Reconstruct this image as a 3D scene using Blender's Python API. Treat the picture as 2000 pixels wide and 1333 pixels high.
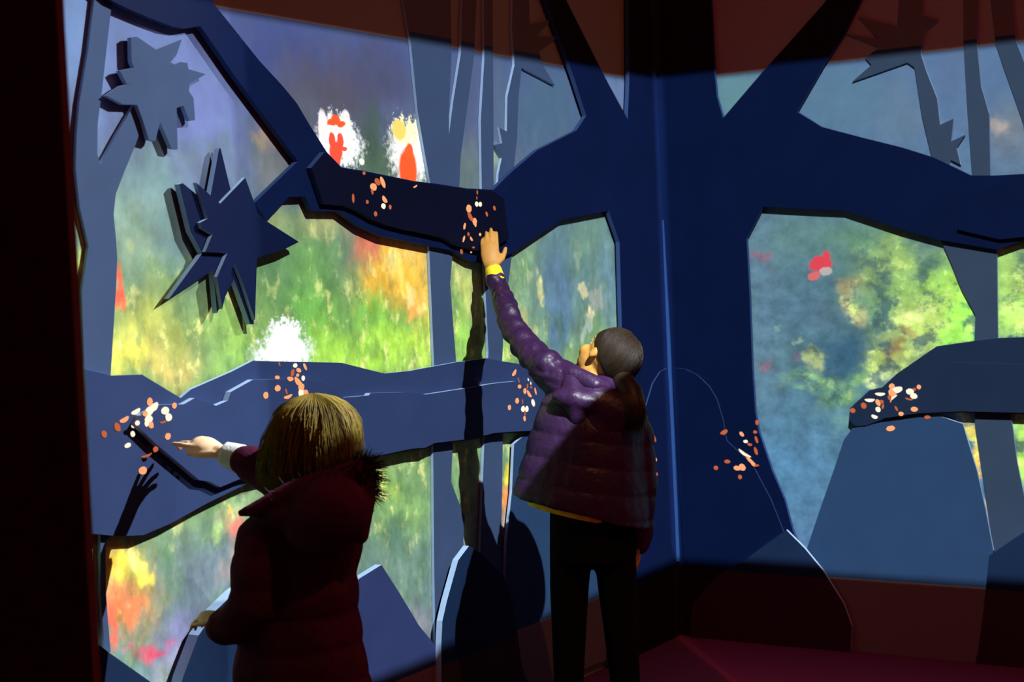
import bpy, bmesh, math, random
from mathutils import Vector, Matrix
from mathutils.noise import noise as pnoise

random.seed(7)
S = bpy.context.scene
for o in list(bpy.data.objects):
    bpy.data.objects.remove(o)
COL = S.collection

# ------------------------------------------------------------------ camera
FPX = 3100.0
PITCH = math.atan(135.0 / FPX)
ROLL = math.radians(2.46)
CAM = Vector((0, 0, 1.41))
FW = Vector((0, math.cos(PITCH), -math.sin(PITCH)))
UP0 = Vector((0, math.sin(PITCH), math.cos(PITCH)))
RT0 = Vector((1, 0, 0))
XI = math.cos(ROLL) * RT0 - math.sin(ROLL) * UP0
YI = math.sin(ROLL) * RT0 + math.cos(ROLL) * UP0
cd = bpy.data.cameras.new('camera')
cam = bpy.data.objects.new('camera', cd)
COL.objects.link(cam)
cam.matrix_world = Matrix(((XI.x, YI.x, -FW.x, CAM.x), (XI.y, YI.y, -FW.y, CAM.y), (XI.z, YI.z, -FW.z, CAM.z), (0, 0, 0, 1)))
cd.sensor_width = 36
cd.lens = 36 * FPX / 2000
cd.clip_start = 0.05
cd.dof.use_dof = True
cd.dof.focus_distance = 4.5
cd.dof.aperture_fstop = 4.5
S.camera = cam

# ------------------------------------------------------------------ colour management
vs = S.view_settings
vs.view_transform = 'Standard'
vs.look = 'None'
vs.gamma = 1
vs.use_curve_mapping = False
vs.exposure = 0.0

# ------------------------------------------------------------------ room frame: two walls meeting in a corner
def ray(px, py):
    return (FW * FPX + XI * (px - 1000) + YI * (666.5 - py)).normalized()

def P(px, py, depth):
    """point seen at a pixel of the photograph at a given depth in metres"""
    d = ray(px, py)
    return CAM + d * (depth / d.dot(FW))

aL = math.atan2(1953.6, 3103.0)
TL = Vector((math.sin(aL), math.cos(aL), 0))          # along left wall, towards the corner
NL = Vector((math.cos(aL), -math.sin(aL), 0))         # left wall normal, into the room
TR = Vector((math.cos(aL), -math.sin(aL), 0))         # along right wall, away from the corner
NR = Vector((-math.sin(aL), -math.cos(aL), 0))        # right wall normal
CV = P(1303, 640, 6.0)
CORNER = Vector((CV.x, CV.y, 0)) - 0.028 * (NL + NR)
WALLS = {'L': (TL, NL), 'R': (TR, NR)}

def wp(side, px, py, d):
    """point on the plane d metres in front of a wall"""
    T, N = WALLS[side]
    r = ray(px, py)
    t = ((CORNER + N * d) - CAM).dot(N) / r.dot(N)
    return CAM + r * t

def uz(side, px, py, d=0.0):
    T, N = WALLS[side]
    p = wp(side, px, py, d)
    return (p - CORNER).dot(T), p.z

ZT = uz('L', 1283, 164, 0.01)[1]
ZB = uz('R', 1330, 1096, 0.03)[1]

# ------------------------------------------------------------------ world: a dark room with a little maroon glow
w = bpy.data.worlds.new('world')
S.world = w
w.use_nodes = True
w.node_tree.nodes['Background'].inputs[0].default_value = (1.0, 0.05, 0.34, 1)
w.node_tree.nodes['Background'].inputs[1].default_value = 0.075

# ------------------------------------------------------------------ ceiling projectors (framed beams)
def projector(name, loc, side, u0, u1, z0, z1, energy, color, leak, blend=None):
    T, N = WALLS[side]
    ld = bpy.data.lights.new(name, 'SPOT')
    ld.energy = energy
    ld.color = (1, 1, 1)
    ld.spot_size = math.radians(150)
    ld.spot_blend = 0
    ld.shadow_soft_size = 0.012
    ob = bpy.data.objects.new(name, ld)
    COL.objects.link(ob)
    ob.location = loc
    aim = CORNER + T * ((u0 + u1) / 2) + Vector((0, 0, 1.2))
    ob.rotation_euler = (aim - loc).to_track_quat('-Z', 'Y').to_euler()
    ld.use_nodes = True
    nt = ld.node_tree
    nd, lk = nt.nodes, nt.links
    em = nd['Emission']
    geo = nd.new('ShaderNodeNewGeometry')
    def M(op, a, b=None, c=None):
        n = nd.new('ShaderNodeMath'); n.operation = op
        for i, v in enumerate((a, b, c)):
            if v is None: continue
            if isinstance(v, (int, float)): n.inputs[i].default_value = v
            else: lk.new(v, n.inputs[i])
        return n.outputs[0]
    def dot(vec):
        n = nd.new('ShaderNodeVectorMath'); n.operation = 'DOT_PRODUCT'
        lk.new(geo.outputs['Incoming'], n.inputs[0]); n.inputs[1].default_value = vec
        return n.outputs['Value']
    rel = CORNER - loc
    dn = dot(N)
    t = M('DIVIDE', rel.dot(N), dn)
    u = M('ADD', M('MULTIPLY', t, dot(T)), -rel.dot(T))
    z = M('ADD', M('MULTIPLY', t, dot((0, 0, 1))), loc.z)
    def edge(v, at, up):
        s = 0.004
        n = nd.new('ShaderNodeMapRange'); n.interpolation_type = 'SMOOTHSTEP'
        lk.new(v, n.inputs['Value'])
        n.inputs['From Min'].default_value = at - s; n.inputs['From Max'].default_value = at + s
        n.inputs['To Min'].default_value = 0 if up else 1; n.inputs['To Max'].default_value = 1 if up else 0
        return n.outputs[0]
    toward = M('LESS_THAN', dn, 0.0)
    m = M('MULTIPLY', M('MULTIPLY', edge(u, u0, True), edge(u, u1, False)), M('MULTIPLY', edge(z, z0, True), edge(z, z1, False)))
    m = M('MULTIPLY', m, toward)
    if blend:
        # soft overlap with the neighbouring projector
        n = nd.new('ShaderNodeMapRange'); lk.new(u, n.inputs['Value'])
        n.inputs['From Min'].default_value = blend[0]; n.inputs['To Min'].default_value = blend[1]
        n.inputs['From Max'].default_value = blend[2]; n.inputs['To Max'].default_value = blend[3]
        m = M('MULTIPLY', m, n.outputs[0])
    # stray light spills above and below the frame, not past its sides
    spill = M('MULTIPLY', M('MULTIPLY', edge(u, u0, True), edge(u, u1, False)), toward)
    # the projector evens out its own throw: same light on every part of the wall
    even = M('DIVIDE', 1.0, M('MAXIMUM', M('POWER', M('ABSOLUTE', dn), 3.0), 0.02))
    mix = nd.new('ShaderNodeMix'); mix.data_type = 'RGBA'
    lk.new(m, mix.inputs['Factor'])
    mix.inputs['A'].default_value = (*leak, 1)
    mix.inputs['B'].default_value = (*color, 1)
    lk.new(mix.outputs['Result'], em.inputs['Color'])
    lk.new(M('MULTIPLY', even, spill), em.inputs['Strength'])
    return ob

PL = CORNER + NL * 2.23 - TL * 2.6 + Vector((0, 0, 3.2))
PR = CORNER + NR * 1.9 + TR * 1.7 + Vector((0, 0, 3.2))
U_SEAM = uz('L', 472, 550)[0]
COOL = (0.94, 1.0, 1.06)
PL2 = CORNER + NL * 2.0 - TL * 0.75 + Vector((0, 0, 3.2))
U_FADE = uz('L', 290, 550)[0]
projector('projector_light', PL, 'L', -5.0, 0.03, ZB - 0.039, ZT, 225, COOL, (0.056, 0.0190, 0.0052), (U_FADE, 0.0, U_SEAM, 1.0))
projector('projector_light', PL2, 'L', -5.0, U_SEAM, ZB - 0.039, ZT, 232, COOL, (0.020, 0.004, 0.003), (U_FADE, 1.0, U_SEAM, 0.28))
projector('projector_light', PR, 'R', -0.03, 4.0, ZB - 0.046, ZT, 175, COOL, (0.062, 0.0130, 0.0090))
# ------------------------------------------------------------------ helpers: colour, materials, objects
def lin(c):
    return tuple(((v / 255) / 12.92 if v / 255 <= 0.04045 else ((v / 255 + 0.055) / 1.055) ** 2.4) for v in c)

def mat(name, srgb, rough=0.7, var=0.12, scale=30, bump=0.0, bscale=60, spec=0.3, emit=None, estr=0.0, out=None):
    m = bpy.data.materials.new(name)
    m.use_nodes = True
    nt = m.node_tree; nd, lk = nt.nodes, nt.links
    b = nd['Principled BSDF']
    c = lin(srgb)
    b.inputs['Roughness'].default_value = rough
    b.inputs['Specular IOR Level'].default_value = spec
    tc = nd.new('ShaderNodeTexCoord')
    nz = nd.new('ShaderNodeTexNoise'); nz.inputs['Scale'].default_value = scale; nz.inputs['Detail'].default_value = 5
    lk.new(tc.outputs['Object'], nz.inputs['Vector'])
    cr = nd.new('ShaderNodeValToRGB')
    cr.color_ramp.elements[0].position = 0.3; cr.color_ramp.elements[1].position = 0.7
    cr.color_ramp.elements[0].color = (*[v * (1 - var) for v in c], 1)
    cr.color_ramp.elements[1].color = (*[min(1, v * (1 + var)) for v in c], 1)
    lk.new(nz.outputs['Fac'], cr.inputs['Fac'])
    csock = cr.outputs['Color']
    if out:
        # projected blue is put into a board's colour only inside the frame; bare board beyond it
        g = nd.new('ShaderNodeNewGeometry'); sz = nd.new('ShaderNodeSeparateXYZ'); lk.new(g.outputs['Position'], sz.inputs[0])
        c1 = nd.new('ShaderNodeMath'); c1.operation = 'GREATER_THAN'; lk.new(sz.outputs['Z'], c1.inputs[0]); c1.inputs[1].default_value = ZT + 0.03
        c2 = nd.new('ShaderNodeMath'); c2.operation = 'LESS_THAN'; lk.new(sz.outputs['Z'], c2.inputs[0]); c2.inputs[1].default_value = ZB - 0.024
        c3 = nd.new('ShaderNodeMath'); c3.operation = 'MAXIMUM'; lk.new(c1.outputs[0], c3.inputs[0]); lk.new(c2.outputs[0], c3.inputs[1])
        mx = nd.new('ShaderNodeMix'); mx.data_type = 'RGBA'; lk.new(c3.outputs[0], mx.inputs['Factor']); lk.new(csock, mx.inputs['A']); mx.inputs['B'].default_value = (*lin(out), 1)
        csock = mx.outputs['Result']
    lk.new(csock, b.inputs['Base Color'])
    if bump:
        n2 = nd.new('ShaderNodeTexNoise'); n2.inputs['Scale'].default_value = bscale; n2.inputs['Detail'].default_value = 4
        lk.new(tc.outputs['Object'], n2.inputs['Vector'])
        bp = nd.new('ShaderNodeBump'); bp.inputs['Strength'].default_value = bump; bp.inputs['Distance'].default_value = 0.01
        lk.new(n2.outputs['Fac'], bp.inputs['Height']); lk.new(bp.outputs['Normal'], b.inputs['Normal'])
    if emit:
        b.inputs['Emission Color'].default_value = (*lin(emit), 1)
        b.inputs['Emission Strength'].default_value = estr
    return m

M_TREE = mat('blue_grey_board', (56, 72, 100), spec=0.04, out=(104, 88, 76), var=0.06, scale=8)
M_LOG = mat('slate_blue_board', (42, 56, 90), spec=0.04, out=(104, 88, 76), var=0.06, scale=8)
M_NAVY = mat('navy_board', (8, 20, 54), spec=0.04, out=(30, 20, 22), var=0.10, scale=6)
M_NAVYR = mat('board_in_projected_blue', (3, 15, 46), spec=0.04, out=(26, 16, 20), var=0.10, scale=6)
M_DEEP = mat('deep_navy_board', (8, 11, 30), spec=0.04, out=(26, 16, 20), var=0.10, scale=6)
M_STAR = mat('navy_leaf_board', (10, 20, 50), spec=0.04, var=0.10, scale=6)
M_ROCK = mat('steel_blue_board', (37, 60, 90), spec=0.04, out=(112, 92, 88), var=0.06, scale=8)
M_ROCKL = mat('violet_blue_board', (44, 54, 92), spec=0.04, out=(120, 84, 86), var=0.08, scale=8)
M_RTREE = mat('slate_grey_board', (46, 60, 78), spec=0.04, out=(104, 88, 80), var=0.06, scale=8)
M_RLOG = mat('dark_slate_board', (24, 38, 58), spec=0.04, var=0.08, scale=8)
M_RROCKD = mat('dark_teal_board', (20, 36, 62), spec=0.04, out=(56, 32, 42), var=0.08, scale=8)
M_EDGE = mat('foam_board_edge', (150, 176, 206), var=0.05)
M_EDGED = mat('foam_board_edge_blue', (44, 64, 104), spec=0.05, var=0.05)
M_BAND = mat('painted_light_band', (26, 50, 92), spec=0.04, var=0.06)  # overlapping projector light at the corner, put into colour
M_FLOOR = mat('plum_carpet', (92, 30, 74), rough=0.95, var=0.25, scale=120, bump=0.4, bscale=400)
M_DARK = mat('black_drape', (62, 14, 30), rough=0.95, var=0.2, scale=40, spec=0.05)
M_CEIL = mat('dark_ceiling', (30, 26, 28), rough=0.9)

def tag(o, label=None, cat=None, group=None, kind=None):
    if label: o['label'] = label
    if cat: o['category'] = cat
    if group: o['group'] = group
    if kind: o['kind'] = kind
    return o

def link_mesh(name, me, mats, parent=None):
    o = bpy.data.objects.new(name, me)
    COL.objects.link(o)
    for m in mats: me.materials.append(m)
    if parent:
        o.parent = parent
        if parent.type == 'EMPTY': o.matrix_parent_inverse = Matrix.Translation(-parent.location)
        else: o.matrix_parent_inverse = Matrix.Translation(parent.parent.location) @ Matrix.Translation(-parent.parent.location)
    return o

def empty(name, loc):
    o = bpy.data.objects.new(name, None)
    COL.objects.link(o)
    o.location = loc
    o.empty_display_size = 0.05
    return o

def pts(s):
    return [tuple(float(v) for v in q.split(',')) for q in s.split()]

def board(name, side, s, d0, d1, face, edge=M_EDGE, parent=None, bevel=0.0015):
    """cut-out board: outline traced on the plane d1 in front of the wall, as thick as d1-d0"""
    T, N = WALLS[side]
    P1 = [wp(side, x, y, d1) for x, y in pts(s)]
    org = sum(P1, Vector()) / len(P1)
    org = org - N * ((org - CORNER).dot(N) - d0)
    loc = [((p - org).dot(T), (p - org).z) for p in P1]
    area = sum(loc[i - 1][0] * loc[i][1] - loc[i][0] * loc[i - 1][1] for i in range(len(loc)))
    if area < 0: loc.reverse()
    flip = T.cross(Vector((0, 0, 1))).dot(N) < 0
    th = d1 - d0
    bm = bmesh.new()
    f = [bm.verts.new((u, -th, z)) for u, z in loc]
    b = [bm.verts.new((u, 0, z)) for u, z in loc]
    n = len(loc)
    ff = bm.faces.new(f)
    bf = bm.faces.new(list(reversed(b)))
    for i in range(n):
        q = bm.faces.new((f[i], b[i], b[(i + 1) % n], f[(i + 1) % n])); q.material_index = 1
    bmesh.ops.recalc_face_normals(bm, faces=bm.faces)
    bmesh.ops.triangulate(bm, faces=[ff, bf])
    me = bpy.data.meshes.new(name); bm.to_mesh(me); bm.free()
    o = bpy.data.objects.new(name, me); COL.objects.link(o)
    me.materials.append(face); me.materials.append(edge)
    R = Matrix((T, -N, Vector((0, 0, 1)))).transposed().to_4x4()
    o.matrix_world = Matrix.Translation(org) @ R
    if parent:
        o.parent = parent
        o.matrix_parent_inverse = Matrix.Translation(-parent.location)
    return o

# ------------------------------------------------------------------ projected forest picture, put into the colour of the backdrop walls
def picture(name, side, base, blobs, streak, wall_rgb, dark, light, dop, dsc, dlo, dhi):
    m = bpy.data.materials.new(name)
    m.use_nodes = True
    nt = m.node_tree; nd, lk = nt.nodes, nt.links
    bs = nd['Principled BSDF']
    bs.inputs['Roughness'].default_value = 0.85
    bs.inputs['Specular IOR Level'].default_value = 0.1
    tc = nd.new('ShaderNodeTexCoord')
    def noise(scale, detail, vec, rough=0.6):
        n = nd.new('ShaderNodeTexNoise'); n.inputs['Scale'].default_value = scale
        n.inputs['Detail'].default_value = detail; n.inputs['Roughness'].default_value = rough
        lk.new(vec, n.inputs['Vector']); return n
    def vm(op, a, b):
        n = nd.new('ShaderNodeVectorMath'); n.operation = op
        for i, v in enumerate((a, b)):
            if isinstance(v, (tuple, list)): n.inputs[i].default_value = v
            else: lk.new(v, n.inputs[i])
        return n.outputs['Value'] if op == 'LENGTH' else n.outputs[0]
    p = tc.outputs['Object']
    ps = vm('MULTIPLY', p, streak)
    n1 = noise(5.0, 3, ps); n2 = noise(22.0, 4, ps)
    w1 = vm('MULTIPLY', vm('SUBTRACT', n1.outputs['Color'], (0.5, 0.5, 0.5)), (0.22, 0, 0.22))
    w2 = vm('MULTIPLY', vm('SUBTRACT', n2.outputs['Color'], (0.5, 0.5, 0.5)), (0.07, 0, 0.09))
    pw = vm('ADD', vm('ADD', p, w1), w2)
    pf = vm('ADD', p, vm('MULTIPLY', w2, (0.25, 0, 0.3)))
    n5 = noise(55.0, 5, p, 0.7)
    pg = vm('ADD', vm('ADD', p, vm('MULTIPLY', w2, (0.5, 0, 0.6))), vm('MULTIPLY', vm('SUBTRACT', n5.outputs['Color'], (0.5, 0.5, 0.5)), (0.16, 0, 0.16)))
    col = None
    def mixc(fac, a, b, blend='MIX'):
        n = nd.new('ShaderNodeMix'); n.data_type = 'RGBA'; n.blend_type = blend
        if isinstance(fac, float): n.inputs['Factor'].default_value = fac
        else: lk.new(fac, n.inputs['Factor'])
        for k, v in (('A', a), ('B', b)):
            if isinstance(v, tuple): n.inputs[k].default_value = (*v, 1)
            else: lk.new(v, n.inputs[k])
        return n.outputs['Result']
    # vertical base gradient along height
    sx = nd.new('ShaderNodeSeparateXYZ'); lk.new(pw, sx.inputs[0])
    mr = nd.new('ShaderNodeMapRange'); lk.new(sx.outputs['Z'], mr.inputs['Value'])
    mr.inputs['From Min'].default_value = ZB; mr.inputs['From Max'].default_value = ZT
    rp = nd.new('ShaderNodeValToRGB'); lk.new(mr.outputs[0], rp.inputs['Fac'])
    el = rp.color_ramp.elements
    el[0].position = base[0][0]; el[0].color = (*lin(base[0][1]), 1)
    el[1].position = base[-1][0]; el[1].color = (*lin(base[-1][1]), 1)
    for q, c in base[1:-1]:
        e = el.new(q); e.color = (*lin(c), 1)
    col = rp.outputs['Color']
    # leaf dapple: patches of darker and lighter tone, strong low down, weak in the sky
    n3 = noise(14.0, 6, ps, 0.58); n4 = noise(40.0, 5, ps, 0.6)
    for part in ('soft', 'sharp'):
        for (x, y, rx, ry, c, op, hard) in blobs:
            if (hard >= 0.9) != (part == 'sharp'): continue
            u, z = uz(side, x, y)
            ru = abs(uz(side, x + rx, y)[0] - uz(side, x - rx, y)[0]) / 2
            rz = abs(uz(side, x, y + ry)[1] - uz(side, x, y - ry)[1]) / 2
            src = (pg if hard > 0.95 else pf) if part == 'sharp' else pw
            d = vm('LENGTH', vm('MULTIPLY', vm('SUBTRACT', src, (u, 0, z)), (1 / ru, 0, 1 / rz)), (0, 0, 0))
            k = nd.new('ShaderNodeMapRange'); k.interpolation_type = 'SMOOTHSTEP'
            lk.new(d, k.inputs['Value'])
            h = hard if hard < 0.9 else 0.86
            h = 0.6 if hard > 0.95 else h
            k.inputs['From Min'].default_value = h; k.inputs['From Max'].default_value = 1.15 + (1 - h) * 0.4
            k.inputs['To Min'].default_value = op; k.inputs['To Max'].default_value = 0.0
            col = mixc(k.outputs[0], col, lin(c))
        if part == 'soft':
            r3 = nd.new('ShaderNodeMapRange'); lk.new(n3.outputs['Fac'], r3.inputs['Value'])
            r3.inputs['From Min'].default_value = 0.30; r3.inputs['From Max'].default_value = 0.70
            r3.inputs['To Min'].default_value = 0.80; r3.inputs['To Max'].default_value = 1.62
            r4 = nd.new('ShaderNodeMapRange'); lk.new(n4.outputs['Fac'], r4.inputs['Value'])
            r4.inputs['From Min'].default_value = 0.3; r4.inputs['From Max'].default_value = 0.7
            r4.inputs['To Min'].default_value = 0.9; r4.inputs['To Max'].default_value = 1.1
            mu = nd.new('ShaderNodeMath'); mu.operation = 'MULTIPLY'
            lk.new(r3.outputs[0], mu.inputs[0]); lk.new(r4.outputs[0], mu.inputs[1])
            amp = nd.new('ShaderNodeMapRange'); lk.new(sx.outputs['Z'], amp.inputs['Value'])
            amp.inputs['From Min'].default_value = ZT - 0.15; amp.inputs['From Max'].default_value = ZT - 0.9
            amp.inputs['To Min'].default_value = 0.16; amp.inputs['To Max'].default_value = 1.0
            # clumps of shadowed leaves and of sunlit leaves
            for c3, sc, lo, hi, op, seed in ((dark, dsc, dlo, dhi, dop, 3.1), (light, dsc * 1.4, dlo + 0.03, dhi + 0.05, 0.66, 9.7)):
                nn = noise(sc, 6, vm('ADD', ps, (seed, 0, seed)), 0.62)
                rr = nd.new('ShaderNodeMapRange'); rr.interpolation_type = 'SMOOTHSTEP'
                lk.new(nn.outputs['Fac'], rr.inputs['Value'])
                rr.inputs['From Min'].default_value = lo; rr.inputs['From Max'].default_value = hi
                rr.inputs['To Max'].default_value = op
                mm = nd.new('ShaderNodeMath'); mm.operation = 'MULTIPLY'
                lk.new(rr.outputs[0], mm.inputs[0]); lk.new(amp.outputs[0], mm.inputs[1])
                if c3 is light or dop > 0.6:
                    # only where the picture is already green or yellow
                    sp = nd.new('ShaderNodeSeparateColor'); lk.new(col, sp.inputs[0])
                    df = nd.new('ShaderNodeMath'); df.operation = 'SUBTRACT'; lk.new(sp.outputs[1], df.inputs[0]); lk.new(sp.outputs[2], df.inputs[1])
                    dm = nd.new('ShaderNodeMapRange'); lk.new(df.outputs[0], dm.inputs['Value']); dm.inputs['From Min'].default_value = 0.0 if c3 is dark else 0.02; dm.inputs['From Max'].default_value = 0.12 if c3 is dark else 0.22
                    m3 = nd.new('ShaderNodeMath'); m3.operation = 'MULTIPLY'; lk.new(mm.outputs[0], m3.inputs[0]); lk.new(dm.outputs[0], m3.inputs[1]); mm = m3
                col = mixc(mm.outputs[0], col, lin(c3))
            cm = nd.new('ShaderNodeCombineXYZ')
            for i in range(3): lk.new(mu.outputs[0], cm.inputs[i])
            col = mixc(amp.outputs[0], col, vm('MULTIPLY', col, cm.outputs[0]))
    # the picture ends where the projected frame ends; plain wall paint beyond
    sz = nd.new('ShaderNodeSeparateXYZ'); lk.new(p, sz.inputs[0])
    g = nd.new('ShaderNodeMath'); g.operation = 'GREATER_THAN'; lk.new(sz.outputs['Z'], g.inputs[0]); g.inputs[1].default_value = ZT + 0.007
    l = nd.new('ShaderNodeMath'); l.operation = 'LESS_THAN'; lk.new(sz.outputs['Z'], l.inputs[0]); l.inputs[1].default_value = ZB - 0.06
    a = nd.new('ShaderNodeMath'); a.operation = 'MAXIMUM'; lk.new(g.outputs[0], a.inputs[0]); lk.new(l.outputs[0], a.inputs[1])
    col = mixc(a.outputs[0], col, lin(wall_rgb))
    lk.new(col, bs.inputs['Base Color'])
    return m

G = 0.0; H = 0.45; X = 0.9
LEFT_BASE = [(0.0, (96, 110, 122)), (0.2, (96, 124, 106)), (0.40, (120, 150, 84)), (0.56, (112, 140, 84)), (0.68, (96, 120, 104)), (0.82, (88, 98, 122)), (1.0, (74, 86, 130))]
LEFT_BLOBS = [
    # upper haze
    (300, 120, 170, 150, (98, 114, 156), 0.9, G), (400, 240, 90, 170, (104, 116, 162), 0.9, G), (160, 100, 50, 200, (104, 130, 170), 0.9, G),
    (560, 90, 100, 70, (68, 78, 129), 0.9, G), (650, 180, 110, 90, (83, 78, 89), 0.9, G), (560, 260, 70, 80, (89, 86, 94), 0.9, G), (740, 140, 70, 60, (73, 73, 99), 0.8, G),
    (530, 320, 50, 60, (122, 126, 122), 0.8, G), (510, 255, 25, 25, (166, 142, 104), 0.7, G), (760, 330, 160, 60, (74, 94, 68), 0.9, G), (728, 270, 30, 80, (66, 86, 70), 0.9, G),
    (300, 400, 80, 100, (110, 140, 140), 0.85, G), (400, 330, 60, 60, (96, 108, 126), 0.8, G), (265, 480, 60, 90, (128, 152, 122), 0.7, G), (330, 460, 40, 60, (90, 116, 116), 0.7, G),
    (290, 640, 90, 80, (176, 178, 82), 0.8, G), (250, 700, 50, 50, (206, 200, 92), 0.7, G), (440, 650, 60, 80, (140, 178, 84), 0.8, G), (340, 560, 60, 60, (112, 140, 84), 0.7, G), (330, 730, 60, 50, (196, 168, 92), 0.7, G), (400, 690, 40, 50, (92, 116, 78), 0.7, G),
    (600, 520, 80, 110, (104, 152, 80), 0.85, G), (540, 430, 50, 40, (140, 150, 96), 0.8, G), (640, 430, 50, 40, (176, 172, 110), 0.7, G), (560, 560, 40, 50, (78, 120, 72), 0.8, G), (640, 620, 40, 60, (94, 152, 66), 0.8, G),
    (640, 680, 170, 50, (146, 196, 70), 0.8, G), (800, 680, 80, 50, (170, 214, 74), 0.9, G), (740, 600, 60, 60, (120, 186, 66), 0.8, G),
    (780, 520, 75, 80, (226, 176, 66), 0.95, 0.2), (720, 470, 30, 60, (208, 112, 84), 0.9, G), (820, 490, 40, 30, (232, 176, 110), 0.8, G), (735, 560, 30, 40, (190, 140, 60), 0.8, G),
    (762, 525, 14, 28, (255, 236, 150), 0.9, H), (788, 570, 12, 24, (255, 246, 180), 0.9, H), (806, 590, 16, 24, (236, 160, 90), 0.8, H), (810, 530, 22, 40, (244, 202, 90), 0.8, G),
    (228, 565, 10, 40, (220, 84, 60), 0.9, H), (164, 480, 14, 90, (196, 206, 90), 0.9, G),
    (255, 1150, 60, 100, (206, 150, 76), 0.7, G), (700, 690, 90, 40, (166, 214, 70), 0.8, G), (590, 620, 60, 70, (110, 176, 72), 0.7, G), (830, 560, 24, 90, (240, 190, 80), 0.8, G), (830, 660, 24, 50, (196, 220, 80), 0.8, G), (770, 545, 60, 60, (240, 186, 60), 0.7, G), (250, 720, 60, 30, (214, 210, 84), 0.8, G),
    # slots between the trunks
    (905, 560, 26, 60, (196, 202, 110), 0.9, G), (905, 660, 26, 60, (150, 200, 84), 0.9, G), (955, 600, 22, 90, (160, 190, 80), 0.9, G), (985, 680, 20, 40, (146, 188, 90), 0.9, G),
    (915, 320, 30, 70, (96, 113, 110), 0.9, G), (915, 160, 30, 70, (76, 89, 118), 0.9, G), (1070, 220, 90, 110, (73, 99, 123), 1.0, 0.2), (1205, 190, 40, 60, (97, 118, 152), 1.0, 0.2), (975, 200, 20, 90, (84, 100, 124), 0.9, G), (970, 330, 16, 40, (140, 160, 140), 0.9, G),
    (1030, 600, 40, 90, (124, 156, 106), 0.9, G), (1110, 540, 100, 140, (92, 122, 124), 0.9, 0.3), (1020, 520, 25, 60, (132, 166, 120), 0.8, G), (1090, 600, 24, 150, (84, 112, 134), 0.95, 0.4), (1150, 470, 45, 40, (104, 136, 118), 0.7, G), (1190, 560, 20, 120, (98, 130, 146), 0.8, G),
    (1057, 555, 8, 25, (206, 198, 140), 0.9, H), (1140, 575, 12, 12, (196, 188, 140), 0.9, H), (1155, 625, 9, 14, (226, 206, 160), 0.9, H), (1030, 650, 12, 50, (176, 170, 110), 0.8, H), (1130, 500, 12, 30, (128, 150, 130), 0.8, H), (1146, 640, 14, 20, (160, 176, 160), 0.8, H), (1165, 590, 16, 22, (150, 150, 140), 0.7, H),
    # below the log
    (790, 980, 70, 80, (128, 166, 96), 0.9, G), (790, 1130, 60, 90, (106, 134, 116), 0.9, G), (770, 1060, 26, 40, (76, 108, 88), 0.8, G), (815, 1215, 40, 30, (128, 124, 126), 0.8, G), (905, 960, 26, 60, (124, 164, 104), 0.9, G), (912, 1040, 20, 30, (140, 164, 130), 0.8, G), (750, 950, 30, 30, (170, 200, 80), 0.8, G),
    (996, 890, 12, 30, (150, 186, 140), 0.9, H), (996, 935, 12, 30, (226, 206, 60), 0.95, H), (991, 990, 12, 30, (236, 146, 76), 0.95, H), (988, 1040, 12, 20, (196, 196, 200), 0.9, H),
    (400, 1120, 90, 100, (98, 112, 122), 0.9, 0.2), (350, 1250, 70, 70, (116, 114, 150), 0.9, 0.2), (255, 1105, 45, 45, (228, 204, 66), 0.95, 0.2), (282, 1110, 20, 26, (250, 232, 96), 0.9, H), (225, 1085, 20, 26, (196, 160, 60), 0.9, G), (240, 1190, 36, 46, (238, 106, 66), 0.95, 0.2), (215, 1230, 14, 60, (232, 96, 70), 0.95, 0.2), (232, 1215, 16, 20, (110, 110, 50), 0.8, G), (285, 1266, 40, 14, (206, 66, 92), 0.9, 0.2), (250, 1245, 26, 26, (128, 120, 96), 0.7, G), (440, 1010, 30, 30, (180, 150, 100), 0.8, G), (455, 1035, 20, 30, (200, 96, 90), 0.8, G), (410, 1045, 20, 20, (160, 190, 110), 0.8, G), (438, 990, 12, 12, (230, 170, 70), 0.9, H), (480, 985, 50, 30, (140, 164, 120), 0.9, G), (450, 1110, 26, 40, (150, 130, 120), 0.7, G), (320, 1310, 40, 40, (150, 150, 150), 0.7, G),
    # glowing figures
    (552, 690, 56, 34, (255, 255, 255), 1.0, 0.99), (556, 655, 34, 34, (255, 255, 252), 1.0, 0.99), (664, 285, 44, 46, (255, 255, 246), 1.0, 0.99), (655, 250, 30, 26, (255, 255, 246), 1.0, 0.99), (631, 250, 9, 34, (255, 236, 228), 1.0, X), (676, 240, 9, 20, (255, 240, 226), 1.0, X),
    (800, 300, 38, 60, (255, 255, 244), 1.0, 0.99), (792, 258, 26, 26, (250, 246, 190), 1.0, 0.99), (780, 254, 13, 20, (252, 214, 104), 1.0, X), (797, 330, 17, 40, (246, 92, 40), 1.0, X), (798, 295, 8, 14, (246, 96, 44), 1.0, X),
    (656, 234, 9, 9, (240, 92, 40), 1.0, X), (647, 241, 8, 6, (240, 92, 40), 1.0, X), (667, 243, 8, 6, (240, 92, 40), 1.0, X), (656, 296, 13, 20, (244, 82, 56), 1.0, X), (648, 274, 6, 14, (244, 82, 56), 1.0, X), (665, 274, 6, 14, (244, 82, 56), 1.0, X), (657, 314, 8, 14, (244, 82, 56), 1.0, X), (672, 290, 6, 5, (244, 82, 56), 1.0, X), (707, 318, 5, 6, (255, 255, 230), 1.0, X),
]
RIGHT_BASE = [(0.0, (72, 104, 134)), (0.15, (72, 106, 130)), (0.45, (72, 104, 108)), (0.66, (74, 104, 110)), (0.8, (80, 106, 132)), (1.0, (80, 106, 136))]
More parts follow.
